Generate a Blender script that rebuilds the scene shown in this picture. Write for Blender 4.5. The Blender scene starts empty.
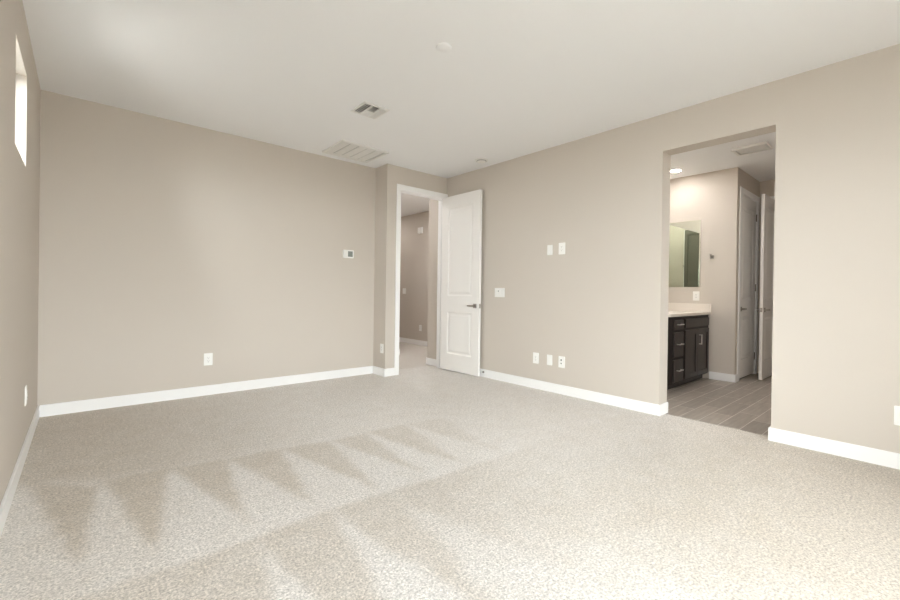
import bpy, bmesh, math, random
import numpy as np
from mathutils import Vector, Matrix

sc = bpy.context.scene
C = sc.collection

# ---------------------------------------------------------------- camera
TH, PIT, ROLL = 0.7181, -0.00355, -0.0140
cam_d = bpy.data.cameras.new('camera')
cam = bpy.data.objects.new('camera', cam_d)
C.objects.link(cam)
Z = Vector((0, 0, 1))
Lf = Vector((math.sin(TH), math.cos(TH), 0))
Rt = Vector((math.cos(TH), -math.sin(TH), 0))
F = Lf * math.cos(PIT) + Z * math.sin(PIT)
U = -Lf * math.sin(PIT) + Z * math.cos(PIT)
ax = Rt * math.cos(ROLL) - U * math.sin(ROLL)
ay = Rt * math.sin(ROLL) + U * math.cos(ROLL)
az = -F
M = Matrix(((ax.x, ay.x, az.x, 0), (ax.y, ay.y, az.y, 0), (ax.z, ay.z, az.z, 1.093), (0, 0, 0, 1)))
cam.matrix_world = M
cam_d.sensor_width = 36.0
cam_d.lens = 421.66 / 900 * 36
cam_d.shift_y = -5.84 / 900
cam_d.clip_start = 0.02
sc.camera = cam

# ---------------------------------------------------------------- sky, daylight, exposure
wd = bpy.data.worlds.new('sky'); sc.world = wd
wd.use_nodes = True
bg = wd.node_tree.nodes['Background']
bg.inputs['Color'].default_value = (0.93, 0.965, 1.03, 1)
bg.inputs['Strength'].default_value = 8.0
sc.view_settings.view_transform = 'Standard'
sc.view_settings.look = 'None'
sc.view_settings.gamma = 1
sc.view_settings.use_curve_mapping = False
sc.view_settings.exposure = 1.87
sc.cycles.max_bounces = 12
sc.cycles.diffuse_bounces = 8

def portal(name, loc, rot, sx, sy):
    d = bpy.data.lights.new(name, 'AREA'); d.shape = 'RECTANGLE'; d.size = sx; d.size_y = sy
    d.cycles.is_portal = True
    o = bpy.data.objects.new(name, d); C.objects.link(o); o.location = loc; o.rotation_euler = rot
    return o

# ---------------------------------------------------------------- key dimensions (metres)
XL, XR, YB, YJ, YR = -0.2714, 3.9696, 4.9257, 4.636, -1.9
H = 2.743
JX = 2.952                       # corner where the back wall steps forward
WR = 4.14                       # bathroom face of the right wall
BXF, BYV, BYC = 6.274, 2.52, 1.65  # bathroom: far wall, vanity wall, corner of the alcove
BXE = 7.30                       # alcove end wall
OPY0, OPY1, OPZ = 0.80, 1.628, 2.407   # opening to the bathroom
DX0, DX1, DZ = 3.168, 3.912, 2.43      # hall doorway
# rear window (behind the photographer)
RWX0, RWX1, RWZ0, RWZ1 = 0.05, 2.05, 0.3, 2.1
# clerestory window
CWY0, CWY1, CWZ0, CWZ1 = 3.19, 3.785, 1.848, 2.424
# side window in the left wall, behind the photographer
SWY0, SWY1, SWZ0, SWZ1 = -0.95, 0.05, 1.45, 2.3

portal('rear_window_portal', ((RWX0 + RWX1) / 2, YR - 0.06, (RWZ0 + RWZ1) / 2), (math.radians(90), 0, 0), RWX1 - RWX0, RWZ1 - RWZ0)
portal('side_window_portal', (XL - 0.09, (SWY0 + SWY1) / 2, (SWZ0 + SWZ1) / 2), (math.radians(90), 0, math.radians(-90)), SWY1 - SWY0, SWZ1 - SWZ0)
portal('high_window_portal', (XL - 0.09, (CWY0 + CWY1) / 2, (CWZ0 + CWZ1) / 2), (math.radians(90), 0, math.radians(-90)), CWY1 - CWY0, CWZ1 - CWZ0)

# ---------------------------------------------------------------- materials
def nmat(name):
    m = bpy.data.materials.new(name); m.use_nodes = True
    nt = m.node_tree; b = nt.nodes['Principled BSDF']
    return m, nt, b

def paint(name, col, rough=0.6, bump=0.0, scale=180.0, var=0.015, spec=0.3):
    m, nt, b = nmat(name)
    tc = nt.nodes.new('ShaderNodeTexCoord')
    n = nt.nodes.new('ShaderNodeTexNoise'); n.inputs['Scale'].default_value = scale; n.inputs['Detail'].default_value = 3
    nt.links.new(tc.outputs['Object'], n.inputs['Vector'])
    mx = nt.nodes.new('ShaderNodeMix'); mx.data_type = 'RGBA'
    mx.inputs[6].default_value = tuple(c * (1 - var) for c in col) + (1,)
    mx.inputs[7].default_value = tuple(min(1, c * (1 + var)) for c in col) + (1,)
    nt.links.new(n.outputs['Fac'], mx.inputs[0]); nt.links.new(mx.outputs[2], b.inputs['Base Color'])
    b.inputs['Roughness'].default_value = rough
    b.inputs['Specular IOR Level'].default_value = spec
    if bump:
        bp = nt.nodes.new('ShaderNodeBump'); bp.inputs['Strength'].default_value = bump; bp.inputs['Distance'].default_value = 0.002
        nt.links.new(n.outputs['Fac'], bp.inputs['Height']); nt.links.new(bp.outputs['Normal'], b.inputs['Normal'])
    return m

def metal(name, col, rough):
    m, nt, b = nmat(name)
    tc = nt.nodes.new('ShaderNodeTexCoord')
    n = nt.nodes.new('ShaderNodeTexNoise'); n.inputs['Scale'].default_value = 300
    nt.links.new(tc.outputs['Object'], n.inputs['Vector'])
    mr = nt.nodes.new('ShaderNodeMapRange'); mr.inputs['To Min'].default_value = rough * 0.85; mr.inputs['To Max'].default_value = rough * 1.15
    nt.links.new(n.outputs['Fac'], mr.inputs['Value']); nt.links.new(mr.outputs[0], b.inputs['Roughness'])
    b.inputs['Base Color'].default_value = col + (1,); b.inputs['Metallic'].default_value = 1
    return m

WALL = paint('beige_wall_paint', (0.61, 0.555, 0.495), 0.75, 0.12, 140)
CEIL = paint('white_ceiling_paint', (0.875, 0.88, 0.89), 0.85, 0.12, 140)
TRIM = paint('white_trim_enamel', (0.90, 0.895, 0.89), 0.35, 0.0, 60, 0.008, 0.45)
DOORM = paint('white_door_enamel', (0.87, 0.85, 0.825), 0.38, 0.0, 60, 0.008, 0.45)
PLAST = paint('white_plastic', (0.88, 0.87, 0.84), 0.35, 0.0, 50, 0.005, 0.5)
VENTM = paint('white_enamelled_steel', (0.80, 0.79, 0.77), 0.45, 0.0, 50, 0.008, 0.4)
DARK = paint('dark_void', (0.03, 0.03, 0.028), 0.7, 0, 50)
RINGM = paint('light_grey_plastic', (0.42, 0.41, 0.39), 0.5, 0, 50)
DUCT = paint('grey_duct_lining', (0.10, 0.10, 0.095), 0.6, 0, 50)
GREYD = paint('grey_display', (0.26, 0.28, 0.26), 0.25, 0, 50)
NICK = metal('brushed_nickel', (0.42, 0.39, 0.36), 0.32)
CHROME = metal('polished_chrome', (0.75, 0.74, 0.72), 0.12)
BRONZE = metal('dark_hinge_metal', (0.16, 0.14, 0.12), 0.4)
ESPR = paint('espresso_stained_wood', (0.040, 0.031, 0.028), 0.38, 0.1, 90, 0.15, 0.4)
ESPR_SHADE = paint('espresso_gap_shade', (0.018, 0.014, 0.012), 0.45, 0.1, 90, 0.15, 0.3)  # same wood coloured darker, so gaps between the fronts look shaded
SATIN = metal('satin_nickel_pull', (0.80, 0.78, 0.74), 0.38)
QUARTZ = paint('cream_quartz', (0.80, 0.74, 0.67), 0.25, 0, 120, 0.04, 0.5)
RUBBER = paint('white_rubber', (0.7, 0.68, 0.64), 0.6, 0, 60)
GRAVEL = paint('tan_gravel', (0.22, 0.207, 0.187), 0.9, 0.4, 30, 0.2)
STUCCO = paint('tan_stucco', (0.50, 0.44, 0.36), 0.9, 0.4, 60, 0.05)

def mirror_mat():
    m, nt, b = nmat('mirror_silver')
    tc = nt.nodes.new('ShaderNodeTexCoord'); n = nt.nodes.new('ShaderNodeTexNoise'); n.inputs['Scale'].default_value = 2
    nt.links.new(tc.outputs['Object'], n.inputs['Vector'])
    mr = nt.nodes.new('ShaderNodeMapRange'); mr.inputs['To Min'].default_value = 0.0; mr.inputs['To Max'].default_value = 0.02
    nt.links.new(n.outputs['Fac'], mr.inputs['Value']); nt.links.new(mr.outputs[0], b.inputs['Roughness'])
    b.inputs['Base Color'].default_value = (0.82, 0.87, 0.78, 1); b.inputs['Metallic'].default_value = 1
    return m
MIRROR = mirror_mat()

def glass_mat():
    m = bpy.data.materials.new('window_glass'); m.use_nodes = True
    nt = m.node_tree; nt.nodes.clear()
    out = nt.nodes.new('ShaderNodeOutputMaterial')
    tr = nt.nodes.new('ShaderNodeBsdfTransparent'); tr.inputs[0].default_value = (0.96, 0.98, 0.96, 1)
    gl = nt.nodes.new('ShaderNodeBsdfGlossy'); gl.inputs['Roughness'].default_value = 0.0
    fr = nt.nodes.new('ShaderNodeFresnel'); fr.inputs[0].default_value = 1.25
    mx = nt.nodes.new('ShaderNodeMixShader')
    nt.links.new(fr.outputs[0], mx.inputs[0]); nt.links.new(tr.outputs[0], mx.inputs[1]); nt.links.new(gl.outputs[0], mx.inputs[2])
    nt.links.new(mx.outputs[0], out.inputs[0])
    return m
GLASS = glass_mat()

def emit_mat(name, col, s):
    m, nt, b = nmat(name)
    b.inputs['Base Color'].default_value = (0.9, 0.9, 0.9, 1)
    b.inputs['Emission Color'].default_value = col + (1,); b.inputs['Emission Strength'].default_value = s
    return m

def carpet_mat():
    m, nt, b = nmat('cut_pile_carpet')
    N = nt.nodes.new; K = nt.links.new
    tc = N('ShaderNodeTexCoord')
    at = N('ShaderNodeAttribute'); at.attribute_name = 'pile'
    n1 = N('ShaderNodeTexNoise'); n1.inputs['Scale'].default_value = 105; n1.inputs['Detail'].default_value = 4; n1.inputs['Roughness'].default_value = 0.7
    n2 = N('ShaderNodeTexNoise'); n2.inputs['Scale'].default_value = 42; n2.inputs['Detail'].default_value = 3
    n3 = N('ShaderNodeTexNoise'); n3.inputs['Scale'].default_value = 7.0; n3.inputs['Detail'].default_value = 6
    for n in (n1, n2, n3): K(tc.outputs['Object'], n.inputs['Vector'])
    base = N('ShaderNodeMix'); base.data_type = 'RGBA'
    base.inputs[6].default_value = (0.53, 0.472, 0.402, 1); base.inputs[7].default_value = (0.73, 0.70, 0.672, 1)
    ad = N('ShaderNodeMath'); ad.operation = 'MULTIPLY_ADD'; ad.inputs[1].default_value = 0.55; ad.use_clamp = True   # big soft mottling
    sb = N('ShaderNodeMath'); sb.operation = 'SUBTRACT'; sb.inputs[1].default_value = 0.5
    K(n3.outputs['Fac'], sb.inputs[0]); K(sb.outputs[0], ad.inputs[0]); K(at.outputs['Fac'], ad.inputs[2])
    K(ad.outputs[0], base.inputs[0])
    r1 = N('ShaderNodeMapRange'); r1.inputs['From Min'].default_value = 0.3; r1.inputs['From Max'].default_value = 0.7
    r1.inputs['To Min'].default_value = 0.50; r1.inputs['To Max'].default_value = 1.46
    K(n1.outputs['Fac'], r1.inputs['Value'])
    r2 = N('ShaderNodeMapRange'); r2.inputs['From Min'].default_value = 0.3; r2.inputs['From Max'].default_value = 0.7
    r2.inputs['To Min'].default_value = 0.88; r2.inputs['To Max'].default_value = 1.12
    K(n2.outputs['Fac'], r2.inputs['Value'])
    mu = N('ShaderNodeMath'); mu.operation = 'MULTIPLY'; K(r1.outputs[0], mu.inputs[0]); K(r2.outputs[0], mu.inputs[1])
    sc_ = N('ShaderNodeVectorMath'); sc_.operation = 'SCALE'; K(base.outputs[2], sc_.inputs[0]); K(mu.outputs[0], sc_.inputs['Scale'])
    K(sc_.outputs[0], b.inputs['Base Color'])
    b.inputs['Roughness'].default_value = 0.95; b.inputs['Specular IOR Level'].default_value = 0.05
    b.inputs['Sheen Weight'].default_value = 0.15; b.inputs['Sheen Roughness'].default_value = 0.6
    bp = N('ShaderNodeBump'); bp.inputs['Strength'].default_value = 0.5; bp.inputs['Distance'].default_value = 0.004
    K(n1.outputs['Fac'], bp.inputs['Height']); K(bp.outputs['Normal'], b.inputs['Normal'])
    return m
CARPET = carpet_mat()

def tile_mat():
    m, nt, b = nmat('grey_brown_plank_tile')
    N = nt.nodes.new; K = nt.links.new
    tc = N('ShaderNodeTexCoord'); mp = N('ShaderNodeMapping'); mp.inputs['Location'].default_value = (0.16, -0.8815 + 0.156 * 20, 0)
    K(tc.outputs['Object'], mp.inputs['Vector'])
    br = N('ShaderNodeTexBrick'); br.offset = 0.36; br.offset_frequency = 2; br.squash = 1
    br.inputs['Scale'].default_value = 1.0; br.inputs['Brick Width'].default_value = 0.61; br.inputs['Row Height'].default_value = 0.156
    br.inputs['Mortar Size'].default_value = 0.0028; br.inputs['Mortar Smooth'].default_value = 0.1; br.inputs['Bias'].default_value = 0
    br.inputs['Color1'].default_value = (0.29, 0.255, 0.22, 1); br.inputs['Color2'].default_value = (0.38, 0.335, 0.29, 1)
    br.inputs['Mortar'].default_value = (0.66, 0.62, 0.57, 1)
    K(mp.outputs[0], br.inputs['Vector'])
    st = N('ShaderNodeMapping'); st.inputs['Scale'].default_value = (2.5, 22, 1); K(tc.outputs['Object'], st.inputs['Vector'])
    n = N('ShaderNodeTexNoise'); n.inputs['Scale'].default_value = 1.5; n.inputs['Detail'].default_value = 5; K(st.outputs[0], n.inputs['Vector'])
    mr = N('ShaderNodeMapRange'); mr.inputs['From Min'].default_value = 0.25; mr.inputs['From Max'].default_value = 0.75
    mr.inputs['To Min'].default_value = 0.82; mr.inputs['To Max'].default_value = 1.18; K(n.outputs['Fac'], mr.inputs['Value'])
    s = N('ShaderNodeVectorMath'); s.operation = 'SCALE'; K(br.outputs['Color'], s.inputs[0]); K(mr.outputs[0], s.inputs['Scale'])
    K(s.outputs[0], b.inputs['Base Color']); b.inputs['Roughness'].default_value = 0.42
    bp = N('ShaderNodeBump'); bp.invert = True; bp.inputs['Strength'].default_value = 0.5; bp.inputs['Distance'].default_value = 0.002
    K(br.outputs['Fac'], bp.inputs['Height']); K(bp.outputs['Normal'], b.inputs['Normal'])
    return m
TILE = tile_mat()

# ---------------------------------------------------------------- helpers
def obj(name, bm, mat, parent=None, smooth=False):
    bmesh.ops.recalc_face_normals(bm, faces=bm.faces)
    me = bpy.data.meshes.new(name); bm.to_mesh(me); bm.free()
    me.materials.append(mat)
    if smooth:
        for p in me.polygons: p.use_smooth = True
    o = bpy.data.objects.new(name, me); C.objects.link(o)
    if parent is not None: o.parent = parent
    return o

def tag(o, label, cat, group=None, kind=None):
    o['label'] = label; o['category'] = cat
    if group: o['group'] = group
    if kind: o['kind'] = kind
    return o

def thing(name, label, cat, loc=(0, 0, 0), rz=0.0, group=None, kind=None):
    o = bpy.data.objects.new(name, None); C.objects.link(o)
    o.empty_display_size = 0.1
    o.location = loc; o.rotation_euler = (0, 0, rz)
    return tag(o, label, cat, group, kind)

def box(bm, x0, x1, y0, y1, z0, z1):
    vs = [bm.verts.new(p) for p in ((x0, y0, z0), (x1, y0, z0), (x1, y1, z0), (x0, y1, z0), (x0, y0, z1), (x1, y0, z1), (x1, y1, z1), (x0, y1, z1))]
    for f in ((0, 3, 2, 1), (4, 5, 6, 7), (0, 1, 5, 4), (1, 2, 6, 5), (2, 3, 7, 6), (3, 0, 4, 7)):
        bm.faces.new([vs[i] for i in f])
    return vs

def bbox(x0, x1, y0, y1, z0, z1, bev=0.0, seg=2):
    bm = bmesh.new(); box(bm, x0, x1, y0, y1, z0, z1)
    if bev: bmesh.ops.bevel(bm, geom=bm.edges[:], offset=bev, segments=seg, affect='EDGES', profile=0.6)
    return bm

def cyl(bm, c, axis, r, l, n=24, r2=None):
    """cylinder from point c along axis"""
    a = Vector(axis).normalized(); q = a.to_track_quat('Z', 'Y'); c = Vector(c)
    r2 = r if r2 is None else r2
    lo = [bm.verts.new(c + q @ Vector((r * math.cos(t), r * math.sin(t), 0))) for t in [2 * math.pi * i / n for i in range(n)]]
    hi = [bm.verts.new(c + q @ Vector((r2 * math.cos(t), r2 * math.sin(t), l))) for t in [2 * math.pi * i / n for i in range(n)]]
    bm.faces.new(lo[::-1]); bm.faces.new(hi)
    for i in range(n): bm.faces.new((lo[i], lo[(i + 1) % n], hi[(i + 1) % n], hi[i]))

def lathe(bm, c, prof, n=40):
    """profile of (r, z) about the vertical through c"""
    rings = []
    for r, z in prof:
        if r < 1e-6: rings.append([bm.verts.new((c[0], c[1], c[2] + z))])
        else: rings.append([bm.verts.new((c[0] + r * math.cos(2 * math.pi * i / n), c[1] + r * math.sin(2 * math.pi * i / n), c[2] + z)) for i in range(n)])
    for a, b in zip(rings, rings[1:]):
        for i in range(n):
            j = (i + 1) % n
            va = [a[0]] if len(a) == 1 else [a[i], a[j]]
            vb = [b[0]] if len(b) == 1 else [b[j], b[i]]
            if len(va) + len(vb) > 2: bm.faces.new(va + vb)

def torus(bm, c, axis_rot, R, r, n=40, k=10):
    rings = []
    for i in range(n):
        t = 2 * math.pi * i / n
        rings.append([bm.verts.new(Vector(c) + axis_rot @ Vector(((R + r * math.cos(s)) * math.cos(t), (R + r * math.cos(s)) * math.sin(t), r * math.sin(s)))) for s in [2 * math.pi * j / k for j in range(k)]])
    for i in range(n):
        for j in range(k):
            bm.faces.new((rings[i][j], rings[(i + 1) % n][j], rings[(i + 1) % n][(j + 1) % k], rings[i][(j + 1) % k]))

def solid(xs, ys, zs, filled):
    """boundary surface of a set of grid cells: one clean closed shell"""
    bm = bmesh.new(); V = {}
    def v(i, j, k):
        if (i, j, k) not in V: V[(i, j, k)] = bm.verts.new((xs[i], ys[j], zs[k]))
        return V[(i, j, k)]
    nx, ny, nz = len(xs) - 1, len(ys) - 1, len(zs) - 1
    def f(i, j, k): return 0 <= i < nx and 0 <= j < ny and 0 <= k < nz and filled((xs[i] + xs[i + 1]) / 2, (ys[j] + ys[j + 1]) / 2, (zs[k] + zs[k + 1]) / 2)
    for i in range(nx):
        for j in range(ny):
            for k in range(nz):
                if not f(i, j, k): continue
                if not f(i - 1, j, k): bm.faces.new((v(i, j, k), v(i, j, k + 1), v(i, j + 1, k + 1), v(i, j + 1, k)))
                if not f(i + 1, j, k): bm.faces.new((v(i + 1, j, k), v(i + 1, j + 1, k), v(i + 1, j + 1, k + 1), v(i + 1, j, k + 1)))
                if not f(i, j - 1, k): bm.faces.new((v(i, j, k), v(i + 1, j, k), v(i + 1, j, k + 1), v(i, j, k + 1)))
                if not f(i, j + 1, k): bm.faces.new((v(i, j + 1, k), v(i, j + 1, k + 1), v(i + 1, j + 1, k + 1), v(i + 1, j + 1, k)))
                if not f(i, j, k - 1): bm.faces.new((v(i, j, k), v(i, j + 1, k), v(i + 1, j + 1, k), v(i + 1, j, k)))
                if not f(i, j, k + 1): bm.faces.new((v(i, j, k + 1), v(i + 1, j, k + 1), v(i + 1, j + 1, k + 1), v(i, j + 1, k + 1)))
    return bm

def struct(name, bm, mat, label=None, cat=None, parent=None):
    o = obj(name, bm, mat, parent)
    if parent is None:
        o['kind'] = 'structure'
        if label: tag(o, label, cat)
    return o

# ================================================================ THE SHELL
# --- carpet of the bedroom and hall
LINE = [(-0.3, 1.98), (0.059, 1.969), (0.238, 1.957), (0.371, 1.947), (0.623, 1.953), (0.881, 1.975), (1.19, 1.960), (1.57, 1.915), (1.833, 1.91), (2.215, 1.897), (4.2, 1.85)]
DARKS = [[(-0.212, 3.304), (0.072, 3.003), (0.02, 2.337), (0.004, 2.197), (-0.027, 2.331)], [(0.105, 3.088), (0.403, 3.038), (0.33, 2.603), (0.271, 2.242), (0.24, 2.135), (0.206, 2.327)], [(0.418, 3.044), (0.714, 2.983), (0.609, 2.229), (0.603, 2.082), (0.588, 2.234), (0.526, 2.483)], [(0.725, 2.974), (1.038, 2.945), (0.955, 2.426), (0.906, 2.087), (0.86, 2.28)], [(1.046, 2.95), (1.366, 2.881), (1.287, 2.284), (1.25, 2.005), (1.189, 2.287)], [(1.378, 2.872), (1.668, 2.864), (1.582, 2.321), (1.578, 2.023), (1.517, 2.247)], [(1.681, 2.883), (2.019, 2.852), (1.907, 2.266), (1.858, 1.948), (1.784, 2.224)], [(2.026, 2.863), (2.395, 2.784), (2.243, 2.257), (2.21, 1.948), (2.14, 2.205)]]
LIGHTS = [[(0.581, 1.926), (0.588, 1.818), (0.61, 1.606), (0.644, 1.412), (0.62, 1.0), (0.30, 1.0), (0.515, 1.521), (0.565, 1.769)], [(0.949, 1.936), (0.962, 1.699), (0.991, 1.482), (1.031, 1.314), (1.05, 1.071), (0.95, 0.6), (0.55, 0.7), (0.817, 1.267), (0.849, 1.405), (0.897, 1.672)], [(1.29, 1.897), (1.28, 1.662), (1.394, 1.382), (1.491, 0.995), (1.462, 0.724), (1.3, 0.2), (0.8, 0.3), (1.116, 1.016), (1.127, 1.172), (1.186, 1.347), (1.23, 1.643)], [(1.639, 1.749), (1.595, 1.427), (1.679, 1.124), (1.85, 0.83), (1.685, 0.538), (1.2, 0.1), (1.407, 0.771), (1.427, 1.048), (1.492, 1.391)]]

def sdist(P, poly):
    """signed distance of points P (n,2) to a polygon, positive inside"""
    n = len(poly); d = np.full(len(P), 1e9); ins = np.zeros(len(P), bool)
    for i in range(n):
        a = np.array(poly[i]); b = np.array(poly[(i + 1) % n]); e = b - a
        t = np.clip(((P - a) @ e) / (e @ e), 0, 1)
        d = np.minimum(d, np.hypot(*(P - a - t[:, None] * e).T))
        c = ((a[1] > P[:, 1]) != (b[1] > P[:, 1])) & (P[:, 0] < (b[0] - a[0]) * (P[:, 1] - a[1]) / (b[1] - a[1] + 1e-12) + a[0])
        ins ^= c
    return np.where(ins, d, -d)
def sstep(x, w): 
    t = np.clip(x / w * 0.5 + 0.5, 0, 1); return t * t * (3 - 2 * t)

def build_carpet():
    step = 0.02
    x0, x1, y0, y1 = XL - 0.02, 4.075, YR - 0.02, YB + 0.02
    nx, ny = int((x1 - x0) / step), int((y1 - y0) / step)
    gx = np.linspace(x0, x1, nx + 1); gy = np.linspace(y0, y1, ny + 1)
    X, Y = np.meshgrid(gx, gy); P = np.stack([X.ravel(), Y.ravel()], 1)
    rng = np.random.default_rng(4)
    J = P + rng.normal(0, 0.008, P.shape)
    line_y = np.interp(J[:, 0], [p[0] for p in LINE], [p[1] for p in LINE])
    above = sstep(J[:, 1] - line_y, 0.018)
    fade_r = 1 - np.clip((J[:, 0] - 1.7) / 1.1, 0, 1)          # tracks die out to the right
    # beyond the zigzag: floor light painted into the tone, darker left, lighter right
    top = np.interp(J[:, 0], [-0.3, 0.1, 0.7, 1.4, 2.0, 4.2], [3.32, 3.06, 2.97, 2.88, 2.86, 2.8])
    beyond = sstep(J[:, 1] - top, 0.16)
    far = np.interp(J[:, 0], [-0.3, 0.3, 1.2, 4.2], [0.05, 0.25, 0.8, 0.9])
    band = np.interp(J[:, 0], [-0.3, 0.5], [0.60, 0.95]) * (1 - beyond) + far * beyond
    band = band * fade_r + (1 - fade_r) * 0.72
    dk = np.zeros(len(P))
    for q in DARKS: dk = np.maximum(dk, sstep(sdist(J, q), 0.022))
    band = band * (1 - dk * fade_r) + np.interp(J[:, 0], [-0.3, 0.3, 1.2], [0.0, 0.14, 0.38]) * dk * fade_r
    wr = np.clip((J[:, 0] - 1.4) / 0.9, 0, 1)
    near = np.interp(J[:, 0], [0.9, 1.5], [0.42, 0.40]) * (1 - wr) + np.interp(J[:, 1], [0.3, 0.9, 1.6], [0.0, 0.12, 0.62]) * wr  # floor brightness put into base tone: dimmed at near right, raised farther off
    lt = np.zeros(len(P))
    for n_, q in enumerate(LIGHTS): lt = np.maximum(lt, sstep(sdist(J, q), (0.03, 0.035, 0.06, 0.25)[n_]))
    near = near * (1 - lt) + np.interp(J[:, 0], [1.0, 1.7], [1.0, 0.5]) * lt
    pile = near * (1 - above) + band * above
    # smooth the jitter a little
    g = pile.reshape(ny + 1, nx + 1)
    g = (g + np.roll(g, 1, 0) + np.roll(g, -1, 0) + np.roll(g, 1, 1) + np.roll(g, -1, 1)) / 5
    pile = g.ravel()
    verts = [(float(a), float(b), 0.0) for a, b in P]
    faces = []
    w = nx + 1
    for j in range(ny):
        for i in range(nx):
            k = j * w + i; faces.append((k, k + 1, k + w + 1, k + w))
    vals = list(pile)
    def slab(a0, a1, b0, b1, t, lo):
        k = len(verts)
        verts.extend([(a0, b0, lo), (a1, b0, lo), (a1, b1, lo), (a0, b1, lo), (a0, b0, t), (a1, b0, t), (a1, b1, t), (a0, b1, t)])
        vals.extend([0.42] * 8)
        for f in ((0, 3, 2, 1), (4, 5, 6, 7), (0, 1, 5, 4), (1, 2, 6, 5), (2, 3, 7, 6), (3, 0, 4, 7)): faces.append(tuple(k + q for q in f))
    slab(x0, x1, y0, y1, -0.012, -0.1)                          # pad and subfloor
    slab(JX - 0.1, 5.4, y1, 8.5, 0.0, -0.1)                     # hall
    me = bpy.data.meshes.new('floor'); me.from_pydata(verts, [], faces); me.update()
    at = me.attributes.new('pile', 'FLOAT', 'POINT'); at.data.foreach_set('value', np.array(vals, dtype=np.float32))
    me.materials.append(CARPET)
    o = bpy.data.objects.new('floor', me); C.objects.link(o); o['kind'] = 'structure'
    tag(o, 'beige cut pile carpet with zigzag vacuum tracks', 'floor')
build_carpet()
struct('floor_bathroom', bbox(4.075, 8.3, -0.4, BYV + 0.02, -0.1, -0.004), TILE, 'grey brown plank tile floor of the bathroom', 'floor')

# --- ceiling
struct('ceiling', bbox(XL - 0.14, 8.4, YR - 0.15, 8.6, H, H + 0.15), CEIL, 'flat white ceiling', 'ceiling')

# --- walls
T = 0.14
struct('wall_left', solid([XL - T, XL], [YR - T, SWY0, SWY1, CWY0, CWY1, YB + T], [0, SWZ0, CWZ0, SWZ1, CWZ1, H],
       lambda x, y, z: not (CWY0 < y < CWY1 and CWZ0 < z < CWZ1) and not (SWY0 < y < SWY1 and SWZ0 < z < SWZ1)), WALL, 'beige left wall with a small high window', 'wall')
struct('wall_back', bbox(XL, JX, YB, YB + T, 0, H), WALL, 'wide beige back wall', 'wall')
# short return and the wall with the hall doorway: one L-shaped piece
struct('wall_entry', solid([JX, DX0 - 0.02, DX1 + 0.02, XR], [YJ, YJ + 0.12], [0, DZ + 0.02, H],
       lambda x, y, z: not (DX0 - 0.02 < x < DX1 + 0.02 and z < DZ + 0.02)), WALL, 'narrow beige wall around the hall doorway', 'wall')
struct('wall_return', bbox(JX, JX + 0.1, YJ + 0.12, 6.08, 0, H), WALL, 'short beige return wall beside the hall doorway', 'wall')
struct('wall_right', solid([XR, WR], [YR - T, OPY0, OPY1, 5.05], [0, OPZ, H],
       lambda x, y, z: not (OPY0 < y < OPY1 and z < OPZ)), WALL, 'long beige right wall with the open bathroom entry', 'wall')
struct('wall_rear', solid([XL, RWX0, RWX1, XR], [YR - T, YR], [0, RWZ0, RWZ1, H],
       lambda x, y, z: not (RWX0 < x < RWX1 and RWZ0 < z < RWZ1)), WALL, 'beige rear wall with the wide window', 'wall')
# hall
struct('wall_hall_end', bbox(JX + 0.1, 4.148, 6.08, 6.2, 0, H), WALL, 'hall wall facing the doorway', 'wall')
struct('wall_hall_side', bbox(4.028, 4.148, 6.2, 8.4, 0, H), WALL, 'hall side wall', 'wall')
struct('wall_hall_far', bbox(5.28, 5.4, 5.05, 8.4, 0, H), WALL, 'far hall wall seen through the doorway', 'wall')
struct('wall_hall_cross', bbox(WR, 5.4, 4.93, 5.05, 0, H), WALL, 'hall cross wall', 'wall')
struct('wall_hall_close', bbox(4.148, 5.4, 8.4, 8.52, 0, H), WALL, 'hall closing wall', 'wall')
# bathroom
struct('wall_bath_vanity', bbox(WR, BXF, BYV, BYV + 0.12, 0, H), WALL, 'bathroom wall behind the vanity', 'wall')
D2X0, D2X1 = 6.435, 7.175        # closed door in the alcove
struct('wall_bath_far', solid([BXF, D2X0 - 0.02, D2X1 + 0.02, BXE], [BYC, BYC + 0.12, BYV + 0.12], [0, DZ + 0.02, H],
       lambda x, y, z: (y > BYC + 0.12 and x < D2X0 - 0.02) or (y < BYC + 0.12 and not (D2X0 - 0.02 < x < D2X1 + 0.02 and z < DZ + 0.02))), WALL,
       'bathroom far wall and the alcove wall with the closed door', 'wall')
D3Y0, D3Y1 = 0.872, 1.493        # doorway of the linen room in the alcove end wall
struct('wall_bath_end', solid([BXE, BXE + 0.12], [-0.4, D3Y0 - 0.02, D3Y1 + 0.02, BYC + 0.12], [0, DZ + 0.02, H],
       lambda x, y, z: not (D3Y0 - 0.02 < y < D3Y1 + 0.02 and z < DZ + 0.02)), WALL, 'alcove end wall with the open door', 'wall')
struct('wall_bath_near', bbox(WR, 8.3, -0.52, -0.4, 0, H), WALL, 'bathroom near wall', 'wall')
struct('wall_linen_back', bbox(8.18, 8.3, -0.4, 2.62, 0, H), WALL, 'linen room back wall', 'wall')
struct('wall_linen_side', bbox(BXE + 0.12, 8.18, BYC, BYC + 0.12, 0, H), WALL, 'linen room side wall', 'wall')
struct('wall_toilet_back', bbox(D2X0 - 0.02, 8.18, 2.5, 2.62, 0, H), WALL, 'back wall of the room behind the closed door', 'wall')
struct('ground', bbox(-30, 34, -34, 34, -0.3, -0.12), GRAVEL, 'tan gravel ground outside', 'ground')

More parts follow.
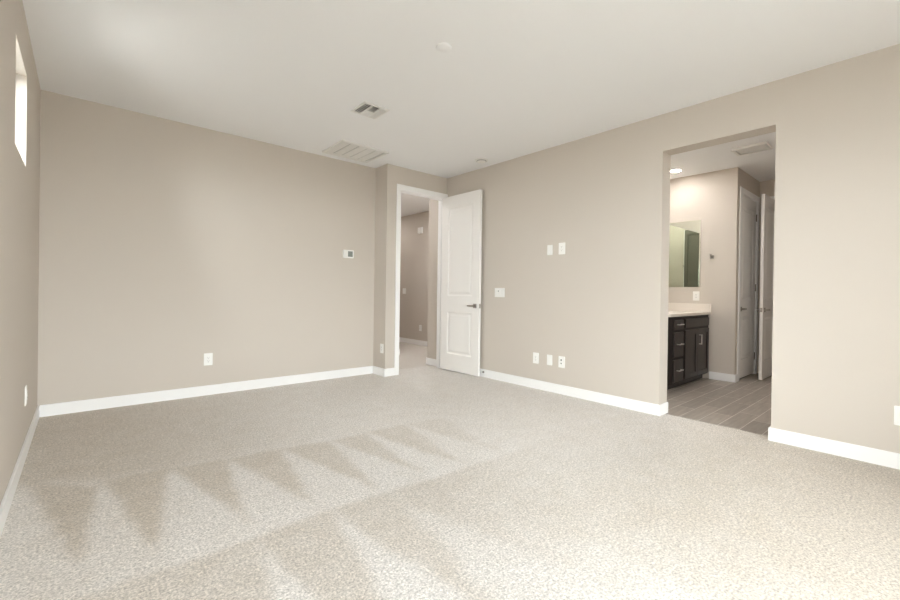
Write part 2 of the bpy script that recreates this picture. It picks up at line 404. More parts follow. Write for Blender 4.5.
# --- baseboards (100 mm, eased top edge)
BH, BT = 0.10, 0.014
def base(name, runs, label):
    bm = bmesh.new()
    for x0, x1, y0, y1 in runs:
        vs = box(bm, x0, x1, y0, y1, 0.0, BH)
    tops = [e for e in bm.edges if all(v.co.z > BH - 1e-5 for v in e.verts)]
    bmesh.ops.bevel(bm, geom=tops, offset=0.004, segments=2, affect='EDGES')
    return struct(name, bm, TRIM, label, 'baseboard')
CAS = 0.072
base('baseboard_left', [(XL, XL + BT, YR, YB)], 'white baseboard along the left wall')
base('baseboard_back', [(XL + BT, JX - BT, YB - BT, YB)], 'white baseboard along the back wall')
base('baseboard_return', [(JX - BT, JX, YJ - BT, YB), (JX, DX0 - CAS, YJ - BT, YJ)], 'white baseboard on the short return by the hall doorway')
base('baseboard_right', [(XR - BT, XR, OPY1 - BT, YJ - 0.02), (XR, WR, OPY1 - BT, OPY1)], 'white baseboard between hall door and bathroom entry')
base('baseboard_right_near', [(XR - BT, XR, YR, OPY0 + BT), (XR, WR, OPY0, OPY0 + BT)], 'white baseboard right of the bathroom entry')
base('baseboard_rear', [(XL + BT, XR - BT, YR, YR + BT)], 'white baseboard along the rear wall')
base('baseboard_hall_right', [(XR - BT, XR, YJ + 0.14, 5.05 + BT), (XR, 5.28, 5.05, 5.05 + BT)], 'white baseboard on the hall corner beyond the doorway')
base('baseboard_hall_end', [(JX + 0.1, 4.148 + BT, 6.08 - BT, 6.08), (4.148, 4.148 + BT, 6.08, 8.4)], 'white baseboard on the hall wall end')
base('baseboard_hall_far', [(5.28 - BT, 5.28, 5.05 + BT, 8.4)], 'white baseboard along the far hall wall')
base('baseboard_bath_far', [(BXF - BT, BXF, BYC - BT, 1.935), (BXF, D2X0 - CAS, BYC - BT, BYC)], 'white baseboard on the bathroom far wall')
base('baseboard_bath_right', [(WR, WR + BT, -0.4, OPY0), (WR, WR + BT, OPY1, 1.94)], 'white baseboard on the bathroom side of the entry wall')
base('baseboard_bath_end', [(BXE - BT, BXE, -0.4, D3Y0 - CAS)], 'white baseboard on the alcove end wall')

# --- door frames: jamb lining, stop and casing
def frame_y(name, x0, x1, z1, y0, y1, label, xmax=1e9, stop_y=None, sides=(True, True)):
    """frame in a wall facing -y; opening x0..x1, wall from y0 to y1"""
    bm = bmesh.new(); r = 0.006; t = 0.018
    for (a, b) in ((x0 - t, x0), (x1, x1 + t)): box(bm, a, b, y0 - 0.001, y1 + 0.001, 0, z1)
    box(bm, x0 - t, x1 + t, y0 - 0.001, y1 + 0.001, z1, z1 + t)
    if stop_y is not None:
        for (a, b) in ((x0, x0 + 0.012), (x1 - 0.012, x1)): box(bm, a, b, stop_y, stop_y + 0.035, 0, z1 - 0.012)
        box(bm, x0, x1, stop_y, stop_y + 0.035, z1 - 0.012, z1)
    for s, (f0, f1) in enumerate(((y0 - 0.016, y0), (y1, y1 + 0.016))):
        if not sides[s]: continue
        box(bm, x0 - CAS, x0 - r, f0, f1, 0, z1 + r)
        box(bm, x1 + r, min(x1 + CAS, xmax), f0, f1, 0, z1 + r)
        box(bm, x0 - CAS, min(x1 + CAS, xmax), f0, f1, z1 + r, z1 + CAS + 0.008)
    bmesh.ops.bevel(bm, geom=bm.edges[:], offset=0.002, segments=1, affect='EDGES')
    return struct(name, bm, TRIM, label, 'door frame')
frame_y('trim_1', DX0, DX1, DZ, YJ, YJ + 0.12, 'white casing around the hall doorway', XR - 0.001, YJ + 0.04)
frame_y('trim_2', D2X0, D2X1, DZ, BYC, BYC + 0.12, 'white casing around the closed bathroom door', BXE - 0.002, BYC + 0.042, (True, False))
def frame_x(name, y0, y1, z1, x0, x1, label):
    bm = bmesh.new(); r = 0.006; t = 0.018
    for (a, b) in ((y0 - t, y0), (y1, y1 + t)): box(bm, x0 - 0.001, x1 + 0.001, a, b, 0, z1)
    box(bm, x0 - 0.001, x1 + 0.001, y0 - t, y1 + t, z1, z1 + t)
    box(bm, x0 - 0.016, x0, y0 - CAS, y0 - r, 0, z1 + r); box(bm, x0 - 0.016, x0, y1 + r, y1 + CAS, 0, z1 + r)
    box(bm, x0 - 0.016, x0, y0 - CAS, y1 + CAS, z1 + r, z1 + CAS + 0.008)
    bmesh.ops.bevel(bm, geom=bm.edges[:], offset=0.002, segments=1, affect='EDGES')
    return struct(name, bm, TRIM, label, 'door frame')
frame_x('trim_3', D3Y0, D3Y1, DZ, BXE, BXE + 0.12, 'white casing around the open alcove doorway')

# --- windows
def window_x(name, label, wy0, wy1, wz0, wz1):
    """clerestory in the left wall: vinyl frame and one pane"""
    w = thing(name, label, 'window', (XL - T, (wy0 + wy1) / 2, wz0), 0, None, 'structure')
    hy = (wy1 - wy0) / 2; hz = wz1 - wz0
    bm = bmesh.new()
    for a in (solid([0.005, 0.045], [-hy, -hy + 0.035, hy - 0.035, hy], [0, 0.035, hz - 0.035, hz], lambda x, y, z: not (abs(y) < hy - 0.035 and 0.035 < z < hz - 0.035)),):
        me = bpy.data.meshes.new('t'); a.to_mesh(me); a.free(); bm.from_mesh(me); bpy.data.meshes.remove(me)
    obj('window_frame', bm, TRIM, w)
    obj('pane', bbox(0.022, 0.028, -hy + 0.03, hy - 0.03, 0.03, hz - 0.03), GLASS, w)
window_x('window_1', 'small square high window in the left wall', CWY0, CWY1, CWZ0, CWZ1)
window_x('window_3', 'larger window in the left wall behind the photographer', SWY0, SWY1, SWZ0, SWZ1)
def window_y(name, label):
    w = thing(name, label, 'window', ((RWX0 + RWX1) / 2, YR - T, RWZ0), 0, None, 'structure')
    hx = (RWX1 - RWX0) / 2; hz = RWZ1 - RWZ0
    obj('window_frame', solid([-hx, -hx + 0.045, -0.03, 0.03, hx - 0.045, hx], [0.01, 0.06], [0, 0.045, hz - 0.045, hz],
        lambda x, y, z: not (0.045 < z < hz - 0.045 and (0.03 < abs(x) < hx - 0.045))), TRIM, w)
    for a, b in ((-hx + 0.04, -0.025), (0.025, hx - 0.04)):
        obj('pane', bbox(a, b, 0.03, 0.036, 0.04, hz - 0.04), GLASS, w)
    obj('window_sill', bbox(-hx, hx, 0.06, T + 0.03, -0.0, 0.02, 0.004), TRIM, w)
window_y('window_2', 'wide two pane window in the rear wall')

# ================================================================ DOORS
def leaf_bm(w, h, t, panels):
    """panel door slab: local x 0..w, y 0..t, z 0..h, raised panels pressed into both faces"""
    bm = bmesh.new()
    xs = sorted({0, w} | {p[0] for p in panels} | {p[1] for p in panels})
    zs = sorted({0, h} | {p[2] for p in panels} | {p[3] for p in panels})
    prof = [(0.0, 0.0), (0.006, 0.004), (0.016, 0.009), (0.030, 0.009), (0.052, 0.003)]
    for side in (0, 1):
        yy = 0 if side == 0 else t; sg = 1 if side == 0 else -1
        V = {(i, k): bm.verts.new((x, yy, z)) for i, x in enumerate(xs) for k, z in enumerate(zs)}
        for i in range(len(xs) - 1):
            for k in range(len(zs) - 1):
                q = [V[(i, k)], V[(i + 1, k)], V[(i + 1, k + 1)], V[(i, k + 1)]]
                cx, cz = (xs[i] + xs[i + 1]) / 2, (zs[k] + zs[k + 1]) / 2
                if any(p[0] < cx < p[1] and p[2] < cz < p[3] for p in panels):
                    prev = q
                    for ins, dep in prof[1:]:
                        a, b, c, d = xs[i] + ins, xs[i + 1] - ins, zs[k] + ins, zs[k + 1] - ins
                        cur = [bm.verts.new((X_, yy + sg * dep, Z_)) for X_, Z_ in ((a, c), (b, c), (b, d), (a, d))]
                        for j in range(4): bm.faces.new((prev[j], prev[(j + 1) % 4], cur[(j + 1) % 4], cur[j]))
                        prev = cur
                    bm.faces.new(prev)
                else: bm.faces.new(q)
        if side == 0: V0 = V
    nx, nz = len(xs) - 1, len(zs) - 1
    for i in range(nx):
        bm.faces.new((V0[(i, 0)], V0[(i + 1, 0)], V[(i + 1, 0)], V[(i, 0)]))
        bm.faces.new((V0[(i, nz)], V0[(i + 1, nz)], V[(i + 1, nz)], V[(i, nz)]))
    for k in range(nz):
        bm.faces.new((V0[(0, k)], V0[(0, k + 1)], V[(0, k + 1)], V[(0, k)]))
        bm.faces.new((V0[(nx, k)], V0[(nx, k + 1)], V[(nx, k + 1)], V[(nx, k)]))
    return bm

def lever(root, hx, hz, y, sgn, dirx, mat, reach=0.06):
    """square-rose lever handle on the face at local y; sgn = outward direction"""
    bm = bmesh.new()
    y0, y1 = sorted((y, y + sgn * 0.009)); box(bm, hx - 0.029, hx + 0.029, y0, y1, hz - 0.029, hz + 0.029)
    bmesh.ops.bevel(bm, geom=bm.edges[:], offset=0.002, segments=1, affect='EDGES')
    ro = obj('door_handle', bm, mat, root)
    bm = bmesh.new()
    cyl(bm, (hx, y + sgn * 0.008, hz), (0, sgn, 0), 0.011, reach * 0.62, 20)
    a, b = sorted((y + sgn * (reach * 0.5), y + sgn * (reach * 0.5 + 0.012)))
    l0, l1 = sorted((hx - dirx * 0.012, hx + dirx * 0.115))
    vs = box(bm, l0, l1, a, b, hz - 0.009, hz + 0.009)
    bmesh.ops.bevel(bm, geom=[e for e in bm.edges if all(v in vs for v in e.verts)], offset=0.0025, segments=2, affect='EDGES')
    obj('lever', bm, mat, ro)

def door(name, label, loc, rz, w, h, hx, dirx, hinge_x, panels, t=0.035, both=True, hinge_mat=NICK, reach2=0.06, hinge_y=None):
    d = thing(name, label, 'door', loc, rz, None, 'structure')
    obj('door_panel', leaf_bm(w, h, t, panels), DOORM, d)
    hz = 0.912
    lever(d, hx, hz, 0, -1, dirx, NICK)
    if both: lever(d, hx, hz, t, 1, dirx, NICK, reach2)
    ex = w if hx > w / 2 else 0
    e0, e1 = (ex - 0.001, ex + 0.0015) if ex else (-0.0015, 0.001)
    obj('latch_plate', bbox(e0, e1, t / 2 - 0.0125, t / 2 + 0.0125, hz - 0.029, hz + 0.029), NICK, d)
    bm2 = bbox(min(ex, ex + (0.01 if ex else -0.01)), max(ex, ex + (0.01 if ex else -0.01)), t / 2 - 0.006, t / 2 + 0.006, hz - 0.009, hz + 0.009)
    obj('latch', bm2, NICK, d)
    hy = (t if hinge_y is None else hinge_y)
    for z in (0.24, h / 2, h - 0.22):
        bm = bmesh.new()
        sx = -1 if hinge_x == 0 else 1
        cyl(bm, (hinge_x + sx * 0.003, hy, z - 0.045), (0, 0, 1), 0.0065, 0.09, 14)
        cyl(bm, (hinge_x + sx * 0.003, hy, z - 0.049), (0, 0, 1), 0.008, 0.004, 14)
        cyl(bm, (hinge_x + sx * 0.003, hy, z + 0.045), (0, 0, 1), 0.008, 0.004, 14)
        obj('hinge', bm, hinge_mat, d)
    return d
GAP = 0.012
def pan(w, h):
    s = 0.118 if w > 0.7 else 0.10
    return [(s, w - s, 0.238, 0.812), (s, w - s, 1.038, h - 0.155)]
W1 = 0.752; H1 = 2.425
door('door_1', 'white two panel door standing open against the right wall', (3.868, 4.617, GAP), math.radians(-89.35), W1, H1, W1 - 0.07, -1, 0.0,
     [(0.135, W1 - 0.130, 0.232, 0.812), (0.135, W1 - 0.130, 1.038, 2.262)], reach2=0.034, hinge_y=0.037)
W2 = D2X1 - D2X0 - 0.006
door('door_2', 'closed white panel door on the bathroom alcove wall', (D2X0 + 0.003, BYC + 0.004, 0.02), 0.0, W2, DZ - 0.024, 0.07, 1, W2, pan(W2, DZ - 0.02), hinge_mat=BRONZE, hinge_y=-0.004)
W3 = 0.61
door('door_3', 'white panel door standing open edge on in the bathroom alcove', (6.682, 1.452, GAP), 0.0, W3, H1, 0.065, 1, W3, pan(W3, H1), hinge_y=0.038)

# door stop on the right baseboard, just past the open door
ds = thing('door_stop', 'small dark door stop on the baseboard at the open door edge', 'door stop', (XR - BT, 3.84, 0.065))
bm = bmesh.new(); cyl(bm, (0, 0, 0), (-1, 0, 0), 0.013, 0.006, 20); obj('base_plate', bm, NICK, ds)
bm = bmesh.new()
for i in range(10): cyl(bm, (-0.006 - i * 0.0028, 0, 0), (-1, 0, 0), 0.0072 if i % 2 else 0.006, 0.0028, 16)
obj('spring', bm, BRONZE, ds)
bm = bmesh.new(); cyl(bm, (-0.034, 0, 0), (-1, 0, 0), 0.010, 0.010, 20, 0.008); obj('tip', bm, RUBBER, ds)

# ================================================================ WALL PLATES
RB, RRT, RLF = 0.0, math.radians(-90), math.radians(90)
def plate(name, label, cat, loc, rz, w, h, kind, group='wall plates'):
    p = thing(name, label, cat, loc, rz, group)
    bm = bbox(-w / 2, w / 2, -0.006, 0.0, -h / 2, h / 2)
    bmesh.ops.bevel(bm, geom=[e for e in bm.edges if any(v.co.y < -0.005 for v in e.verts)], offset=0.003, segments=2, affect='EDGES')
    obj('cover_plate', bm, PLAST, p)
    def slots(parent, zc, xc=0):
        bm = bmesh.new()
        for dx, hh in ((-0.0065, 0.008), (0.0065, 0.0065)): box(bm, xc + dx - 0.0011, xc + dx + 0.0011, -0.0094, -0.0082, zc + 0.003 - hh / 2, zc + 0.003 + hh / 2)
        cyl(bm, (xc, -0.0094, zc - 0.009), (0, 1, 0), 0.0026, 0.0012, 12)
        obj('slot', bm, DARK, parent)
    if kind == 'duplex':
        for zc in (0.0195, -0.0195):
            bm = bbox(-0.0165, 0.0165, -0.009, -0.005, zc - 0.0145, zc + 0.0145)
            bmesh.ops.bevel(bm, geom=[e for e in bm.edges if abs(e.verts[0].co.y - e.verts[1].co.y) > 0.002], offset=0.008, segments=4, affect='EDGES')
            f = obj('receptacle', bm, PLAST, p); slots(f, zc)
        bm = bmesh.new(); cyl(bm, (0, -0.0055, 0), (0, -1, 0), 0.0035, 0.0015, 14); obj('screw', bm, PLAST, p)
    elif kind == 'decora_outlet':
        f = obj('receptacle', bbox(-0.0165, 0.0165, -0.009, -0.005, -0.033, 0.033, 0.001), PLAST, p)
        slots(f, 0.017); slots(f, -0.017)
        for z in (0.048, -0.048):
            bm = bmesh.new(); cyl(bm, (0, -0.0055, z), (0, -1, 0), 0.003, 0.0012, 14); obj('screw', bm, PLAST, p)
    elif kind == 'rocker':
        n = 1
        bm = bmesh.new(); vs = box(bm, -0.0165, 0.0165, -0.008, -0.005, -0.033, 0.033)
        for v in vs:
            if v.co.y < -0.007 and v.co.z > 0: v.co.y = -0.0115
        obj('rocker', bm, PLAST, p)
    elif kind == 'rocker3':
        for xc in (-0.046, 0.0, 0.046):
            bm = bmesh.new(); vs = box(bm, xc - 0.0165, xc + 0.0165, -0.008, -0.005, -0.033, 0.033)
            for v in vs:
                if v.co.y < -0.007 and v.co.z > 0: v.co.y = -0.0115
            r = obj('rocker', bm, PLAST, p)
        bm = bmesh.new(); cyl(bm, (-0.014, -0.0085, 0.017), (0, -1, 0), 0.0085, 0.004, 18); o = obj('sensor_dot', bm, GREYD, p)
    elif kind == 'jack':
        f = obj('insert', bbox(-0.0165, 0.0165, -0.009, -0.005, -0.033, 0.033, 0.001), PLAST, p)
        bm = bmesh.new(); cyl(bm, (0.0, -0.012, 0.022), (0, 1, 0), 0.0085, 0.006, 18); obj('coaxial_jack', bm, DARK, p)
        obj('data_jack', bbox(-0.0075, 0.0075, -0.0102, -0.0085, -0.022, -0.008), GREYD, p)
    elif kind == 'blank':
        obj('insert', bbox(-0.0165, 0.0165, -0.0085, -0.005, -0.033, 0.033, 0.001), PLAST, p)
        for z in (0.042, -0.042):
            bm = bmesh.new(); cyl(bm, (0, -0.0055, z), (0, -1, 0), 0.003, 0.0012, 14); obj('screw', bm, PLAST, p)
    return p

OUT = 'white wall plates'
plate('wall_outlet', 'white outlet low on the left part of the back wall', 'outlet', (0.993, YB, 0.369), RB, 0.080, 0.125, 'decora_outlet', OUT)
plate('wall_outlet', 'white outlet seen edge on, low on the left wall', 'outlet', (XL, 3.893, 0.382), RLF, 0.080, 0.125, 'decora_outlet', OUT)
plate('wall_outlet', 'white outlet on the short return wall left of the hall doorway', 'outlet', (JX, 4.71, 0.354), RRT, 0.076, 0.12, 'decora_outlet', OUT)
plate('wall_outlet', 'leftmost of the three low white plates on the right wall, an outlet', 'outlet', (XR, 3.014, 0.350), RRT, 0.080, 0.125, 'decora_outlet', OUT)
plate('media_plate', 'narrow blank white plate, middle of the three low on the right wall', 'wall plate', (XR, 2.824, 0.352), RRT, 0.070, 0.115, 'blank', OUT)
plate('media_plate', 'low white plate with a black round jack on the right wall', 'wall plate', (XR, 2.667, 0.350), RRT, 0.080, 0.125, 'jack', OUT)
plate('media_plate', 'smaller left one of the two high white plates on the right wall', 'wall plate', (XR, 2.842, 1.589), RRT, 0.070, 0.112, 'blank', OUT)
plate('wall_outlet', 'larger right one of the two high white plates on the right wall', 'outlet', (XR, 2.684, 1.595), RRT, 0.084, 0.128, 'decora_outlet', OUT)
plate('light_switch', 'wide white switch plate beside the open door on the right wall', 'light switch', (XR, 3.592, 1.104), RRT, 0.165, 0.115, 'rocker3', OUT)
plate('wall_outlet', 'white outlet cut by the right photo edge, right of the bathroom entry', 'outlet', (XR, 0.116, 0.341), RRT, 0.080, 0.125, 'decora_outlet', OUT)
plate('light_switch', 'white switch plate on the far hall wall at the doorway edge', 'light switch', (5.28, 7.55, 1.115), RRT, 0.12, 0.12, 'rocker', OUT)
plate('wall_outlet', 'white outlet low on the far hall wall', 'outlet', (5.28, 6.954, 0.355), RRT, 0.080, 0.125, 'decora_outlet', OUT)
plate('wall_outlet', 'white outlet above the vanity backsplash under the mirror', 'outlet', (BXF, 2.108, 1.095), RRT, 0.080, 0.125, 'decora_outlet', OUT)

# hall chime box
hc = thing('door_chime', 'small white box high on the far hall wall', 'chime', (5.28, 6.98, 2.37), RRT)
obj('cover', bbox(-0.06, 0.06, -0.045, -0.006, -0.06, 0.06, 0.006), PLAST, hc)
obj('back_plate', bbox(-0.065, 0.065, -0.006, 0.0, -0.065, 0.065), PLAST, hc)

# thermostat on the back wall
th = thing('thermostat', 'white thermostat with a grey screen on the back wall', 'thermostat', (2.559, YB, 1.567), RB)
obj('body', bbox(-0.072, 0.072, -0.028, -0.004, -0.052, 0.052, 0.006, 3), PLAST, th)
obj('back_plate', bbox(-0.070, 0.070, -0.004, 0.0, -0.050, 0.050), PLAST, th)
obj('screen', bbox(-0.012, 0.054, -0.0292, -0.027, -0.034, 0.036, 0.0005, 1), GREYD, th)
bm = bmesh.new()
for z in (0.022, 0.0, -0.022): box(bm, -0.052, -0.030, -0.0295, -0.027, z - 0.006, z + 0.006)
obj('button', bm, PLAST, th)

# ================================================================ CEILING FIXTURES
# return air grille
rg = thing('return_air_grille', 'large white slatted return air grille on the ceiling by the back wall', 'vent', (2.422, 4.502, H))
gw, gl = 0.300, 0.262
obj('frame', solid([-gw, -gw + 0.03, gw - 0.03, gw], [-gl, -gl + 0.03, gl - 0.03, gl], [-0.016, 0.0],
    lambda x, y, z: abs(x) > gw - 0.03 or abs(y) > gl - 0.03), VENTM, rg)
obj('backing', bbox(-gw + 0.03, gw - 0.03, -gl + 0.03, gl - 0.03, -0.0015, 0.0), RINGM, rg)
for g5 in range(5):
    gx0 = -gw + 0.03 + (2 * gw - 0.06) * g5 / 5; gx1 = -gw + 0.03 + (2 * gw - 0.06) * (g5 + 1) / 5
    obj('divider', bbox(gx1 - 0.003, gx1 + 0.003, -gl + 0.03, gl - 0.03, -0.008, -0.001), VENTM, rg) if g5 < 4 else None
    for i in range(4):
        x = gx0 + 0.010 + (gx1 - gx0 - 0.034) * (i + 0.5) / 4
        bm = bmesh.new(); vs = box(bm, -0.0105, 0.0105, -gl + 0.03, gl - 0.03, -0.0007, 0.0007)
        bmesh.ops.rotate(bm, verts=bm.verts, cent=(0, 0, 0), matrix=Matrix.Rotation(math.radians(18), 3, 'Y'))
        bmesh.ops.translate(bm, verts=bm.verts, vec=(x, 0, -0.0075))
        obj('slat', bm, VENTM, rg)

# multi-way supply register
sr = thing('supply_register', 'small square white air register with dark open slats on the ceiling', 'vent', (1.962, 3.385, H))
q = 0.128
obj('frame', solid([-q, -q + 0.022, q - 0.022, q], [-q, -q + 0.022, q - 0.022, q], [-0.010, 0.0],
    lambda x, y, z: abs(x) > q - 0.022 or abs(y) > q - 0.022), VENTM, sr)
obj('duct_opening', bbox(-q + 0.022, q - 0.022, -q + 0.022, q - 0.022, -0.0015, 0.0), DUCT, sr)
k = q - 0.022
def blade(cx, cy, L, ang, along):
    bm = bmesh.new()
    box(bm, -0.011, 0.011, -L / 2, L / 2, -0.0006, 0.0006)
    bmesh.ops.rotate(bm, verts=bm.verts, cent=(0, 0, 0), matrix=Matrix.Rotation(math.radians(ang), 3, 'Y'))
    if along == 'x': bmesh.ops.rotate(bm, verts=bm.verts, cent=(0, 0, 0), matrix=Matrix.Rotation(math.radians(90), 3, 'Z'))
    bmesh.ops.translate(bm, verts=bm.verts, vec=(cx, cy, -0.0105))
    obj('blade', bm, VENTM, sr)
for i in range(3): blade(-k + 0.014 + i * 0.021, 0, 2 * k, -30, 'y')      # bank throwing left
for i in range(3): blade(k - 0.012 - i * 0.021, 0, 2 * k, 48, 'y')        # bank throwing right
for i in range(5): blade(0, -k + 0.012 + i * 0.021, 0.075, -42, 'x')
for i in range(5): blade(0, k - 0.012 - i * 0.021, 0.075, 42, 'x')
for x in (-0.040, 0.040): obj('divider', bbox(x - 0.003, x + 0.003, -k, k, -0.018, -0.001), VENTM, sr)
obj('divider', bbox(-0.038, 0.038, -0.003, 0.003, -0.018, -0.001), VENTM, sr)

# flat round cover and the small detector
cp = thing('ceiling_cover_plate', 'flat round white cover plate in the middle of the ceiling', 'cover plate', (1.818, 2.180, H))
bm = bmesh.new(); lathe(bm, (0, 0, 0), [(0, 0), (0.050, 0), (0.053, -0.003), (0.052, -0.007), (0.046, -0.010), (0, -0.011)]); obj('disc', bm, CEIL, cp, True)
for s in (-1, 1):
    bm = bmesh.new(); lathe(bm, (s * 0.03, 0, -0.0102), [(0, -0.001), (0.004, -0.001), (0.004, 0.0), (0, 0.001)], 14)
    obj('screw', bm, CEIL, cp)
sd = thing('smoke_detector', 'small round white domed detector on the ceiling above the open door', 'detector', (3.72, 3.70, H))
bm = bmesh.new(); lathe(bm, (0, 0, 0), [(0, 0), (0.082, 0), (0.084, -0.004), (0.082, -0.009), (0.066, -0.011), (0, -0.011)]); obj('base', bm, VENTM, sd, False)
bm = bmesh.new(); lathe(bm, (0, 0, -0.012), [(0.060, 0.001), (0.060, -0.008), (0, -0.008), (0, 0.001)]); obj('vent_ring', bm, RINGM, sd)
bm = bmesh.new(); lathe(bm, (0, 0, -0.020), [(0, 0), (0.054, 0), (0.052, -0.006), (0.036, -0.011), (0, -0.013)]); obj('cap', bm, PLAST, sd, True)

# bathroom exhaust fan, recessed lights and added fill lamps
fn = thing('exhaust_fan', 'white slotted exhaust fan grille on the bathroom ceiling', 'vent', (5.562, 1.335, H))
fx, fy = 0.128, 0.162
obj('cover', solid([-fx, -fx + 0.035, fx - 0.035, fx], [-fy, -fy + 0.03, fy - 0.03, fy], [-0.030, -0.002], lambda x, y, z: abs(x) > fx - 0.035 or abs(y) > fy - 0.03), VENTM, fn)
obj('housing', bbox(-fx + 0.02, fx - 0.02, -fy + 0.02, fy - 0.02, -0.003, 0.0), DARK, fn)
for i in range(5):
    x = -fx + 0.035 + (2 * fx - 0.07) * (i + 0.5) / 5
    obj('louver', bbox(x - 0.009, x + 0.009, -fy + 0.03, fy - 0.03, -0.020, -0.008, 0.002, 1), VENTM, fn)

def can_light(label, x, y, r, strength, col):
    c = thing('recessed_light', label, 'ceiling light', (x, y, H))
    bm = bmesh.new(); lathe(bm, (0, 0, 0), [(r, 0), (r + 0.022, 0), (r + 0.022, -0.003), (r + 0.016, -0.007), (r, -0.004), (r, 0)]); obj('trim_ring', bm, PLAST, c, True)
    bm = bmesh.new(); lathe(bm, (0, 0, 0), [(0, 0), (r, 0), (r, -0.003), (0, -0.004)]); obj('lens', bm, emit_mat('lit_lens', col, strength), c)
    return c
can_light('lit round recessed light on the bathroom ceiling', 5.885, 2.25, 0.058, 54.0, (1.0, 0.96, 0.92))
can_light('added unseen fill lamp on the bathroom ceiling right of the entry', 5.0, 0.30, 0.075, 70.0, (1.0, 0.965, 0.93))  # extra lamp out of view, added to brighten the bathroom
can_light('added unseen fill lamp on the bathroom ceiling left of the entry', 4.75, 1.95, 0.075, 70.0, (1.0, 0.965, 0.93))  # hidden fill added on the vanity side of the bathroom
can_light('recessed light on the hall ceiling near the far wall', 4.65, 7.9, 0.075, 26.0, (1.0, 0.98, 0.96))
can_light('added unseen fill lamp on the hall ceiling just inside the doorway', 3.42, 5.42, 0.075, 34.0, (0.97, 0.98, 1.0))  # added behind the door head to brighten the hall corner wall
can_light('added unseen fill lamp on the hall ceiling past the corner', 4.5, 5.75, 0.075, 92.0, (0.97, 0.98, 1.0))  # unseen lamp added to light the far hall wall evenly

# ================================================================ BATHROOM
VX0, VX1, VYF = 4.955, BXF - 0.003, 1.955
VT = 0.853; TK = 0.075
va = thing('vanity_cabinet', 'dark espresso bathroom vanity cabinet with drawers and doors', 'cabinet', (VX0, VYF, 0))
L_ = VX1 - VX0; DEP = BYV - 0.004 - VYF
obj('carcass', bbox(0, L_, 0, DEP, TK, VT), ESPR_SHADE, va)
obj('toe_kick', bbox(0.01, L_ - 0.005, 0.06, DEP, 0.0, TK), ESPR, va)
def shaker(name, x0, x1, z0, z1, rail=0.055):
    """recessed panel front, local coordinates of the vanity"""
    x0 -= VX0; x1 -= VX0
    bm = solid([x0, x0 + rail, x1 - rail, x1], [-0.02, -0.011, 0.0], [z0, z0 + rail, z1 - rail, z1],
               lambda x, y, z: y > -0.011 or not (x0 + rail < x < x1 - rail and z0 + rail < z < z1 - rail))
    return obj(name, bm, ESPR, va)
def slabf(name, x0, x1, z0, z1): return obj(name, bbox(x0 - VX0, x1 - VX0, -0.02, 0, z0, z1, 0.002, 1), ESPR, va)
def pull(parent, cx, cz, L, vertical):
    bm = bmesh.new(); cx -= VX0; y = -0.02
    if vertical:
        for s in (-1, 1): box(bm, cx - 0.005, cx + 0.005, y - 0.028, y, cz + s * (L / 2 - 0.006) - 0.005, cz + s * (L / 2 - 0.006) + 0.005)
        box(bm, cx - 0.006, cx + 0.006, y - 0.034, y - 0.026, cz - L / 2, cz + L / 2)
    else:
        for s in (-1, 1): box(bm, cx + s * (L / 2 - 0.006) - 0.005, cx + s * (L / 2 - 0.006) + 0.005, y - 0.028, y, cz - 0.005, cz + 0.005)
        box(bm, cx - L / 2, cx + L / 2, y - 0.034, y - 0.026, cz - 0.006, cz + 0.006)
    obj('pull', bm, SATIN, parent)
rows = [(0.700, 0.812), (0.385, 0.668), (0.095, 0.353)]
for z0, z1 in rows:
    d = slabf('drawer', 5.105, 5.375, z0, z1); pull(d, 5.24, (z0 + z1) / 2 + 0.005, 0.125, False)
slabf('false_front', 5.44, 6.235, 0.712, 0.815)
d = shaker('door', 5.44, 5.835, 0.095, 0.68)
d = shaker('door', 5.841, 6.235, 0.095, 0.68); pull(d, 5.884, 0.548, 0.125, True)

ct = thing('vanity_countertop', 'cream stone countertop with backsplash on the dark vanity', 'countertop', (VX0 - 0.01, 1.925, VT))
obj('slab', bbox(0, BXF - 0.002 - VX0 + 0.01, 0, BYV - 0.002 - 1.925, 0.0, 0.033, 0.003), QUARTZ, ct)
obj('side_splash', bbox(BXF - 0.022 - VX0 + 0.01, BXF - 0.002 - VX0 + 0.01, 0, BYV - 0.022 - 1.925, 0.033, 0.139, 0.003), QUARTZ, ct)
obj('backsplash', bbox(0, BXF - 0.002 - VX0 + 0.01, BYV - 0.022 - 1.925, BYV - 0.002 - 1.925, 0.033, 0.139, 0.003), QUARTZ, ct)

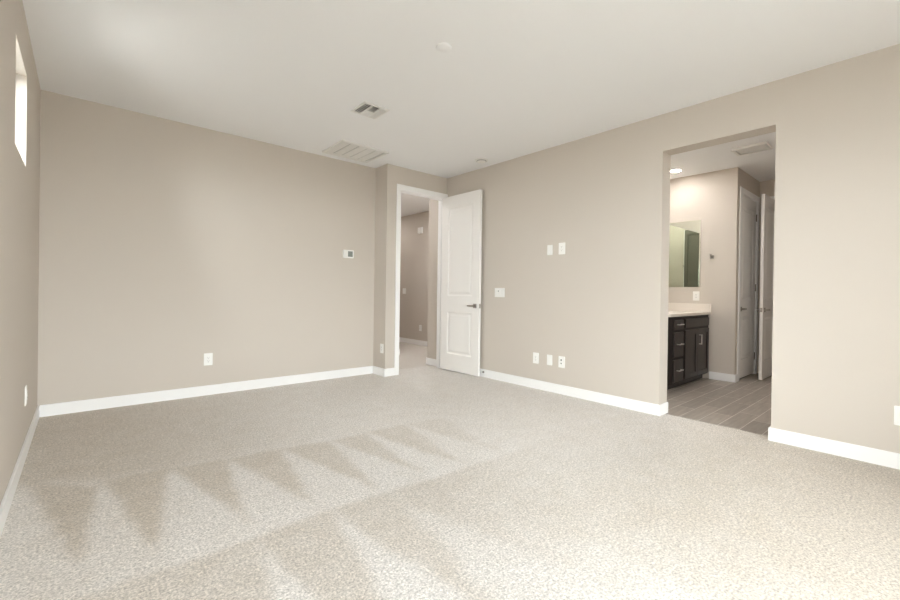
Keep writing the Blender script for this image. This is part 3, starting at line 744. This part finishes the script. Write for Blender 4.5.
def mirror(name, label, loc, rz, w, h):
    m = thing(name, label, 'mirror', loc, rz)
    obj('mirror_glass', bbox(-w / 2, w / 2, -0.006, -0.001, 0, h), MIRROR, m)
    for x in (-w / 2, w / 2): obj('polished_edge', bbox(x - 0.0025, x + 0.0025, -0.0065, -0.0, 0, h), CHROME, m)
mirror('wall_mirror', 'narrow frameless mirror on the bathroom far wall beside the counter', (BXF, (2.062 + 2.508) / 2, 1.217), RRT, 0.446, 0.903)
mirror('vanity_mirror', 'long frameless mirror on the wall behind the vanity', ((4.96 + 6.262) / 2, BYV, 1.217), RB, 1.302, 0.903)

def towel_hook(label, loc, rz):
    t = thing('towel_hook', label, 'towel hook', loc, rz, 'bathroom towel hooks')
    obj('mounting_plate', bbox(-0.024, 0.024, -0.010, 0, -0.024, 0.024, 0.002, 1), NICK, t)
    bm = bmesh.new(); cyl(bm, (0, -0.009, 0.002), (0, -1, 0.25), 0.010, 0.045, 18, 0.008); obj('post', bm, NICK, t)
    bm = bmesh.new(); cyl(bm, (0, -0.050, 0.012), (0, -0.35, 1), 0.008, 0.022, 18, 0.012); obj('hook_tip', bm, NICK, t, False)
towel_hook('metal towel hook on the bathroom far wall beside the mirror', (BXF, 1.926, 1.613), RRT)
towel_hook('metal towel hook on the entry wall, seen only in the bathroom mirror', (WR, 2.0, 1.63), RLF)

lc = thing('linen_cabinet', 'tall grey cabinet reflected at the right edge of the bathroom mirror', 'cabinet', (WR + 0.005, 2.14, 0))
GREYP = paint('grey_cabinet_paint', (0.20, 0.19, 0.165), 0.45, 0, 60)
obj('carcass', bbox(0, 0.40, 0, 0.37, 0.0, 2.25, 0.003, 1), GREYP, lc)
obj('side_trim', bbox(0.0, 0.402, -0.008, 0.0, 0.0, 2.25), TRIM, lc)
for z0, z1 in ((0.09, 1.10), (1.11, 2.23)):
    dd = obj('door', solid([0.40, 0.409, 0.42], [0.008, 0.06, 0.31, 0.362], [z0, z0 + 0.055, z1 - 0.055, z1],
        lambda x, y, z: x < 0.409 or not (0.06 < y < 0.31 and z0 + 0.055 < z < z1 - 0.055)), GREYP, lc)
    obj('pull', bbox(0.42, 0.445, 0.028, 0.040, 1.02 if z0 < 1 else 1.16, 1.06 if z0 < 1 else 1.20, 0.002, 1), CHROME, dd)
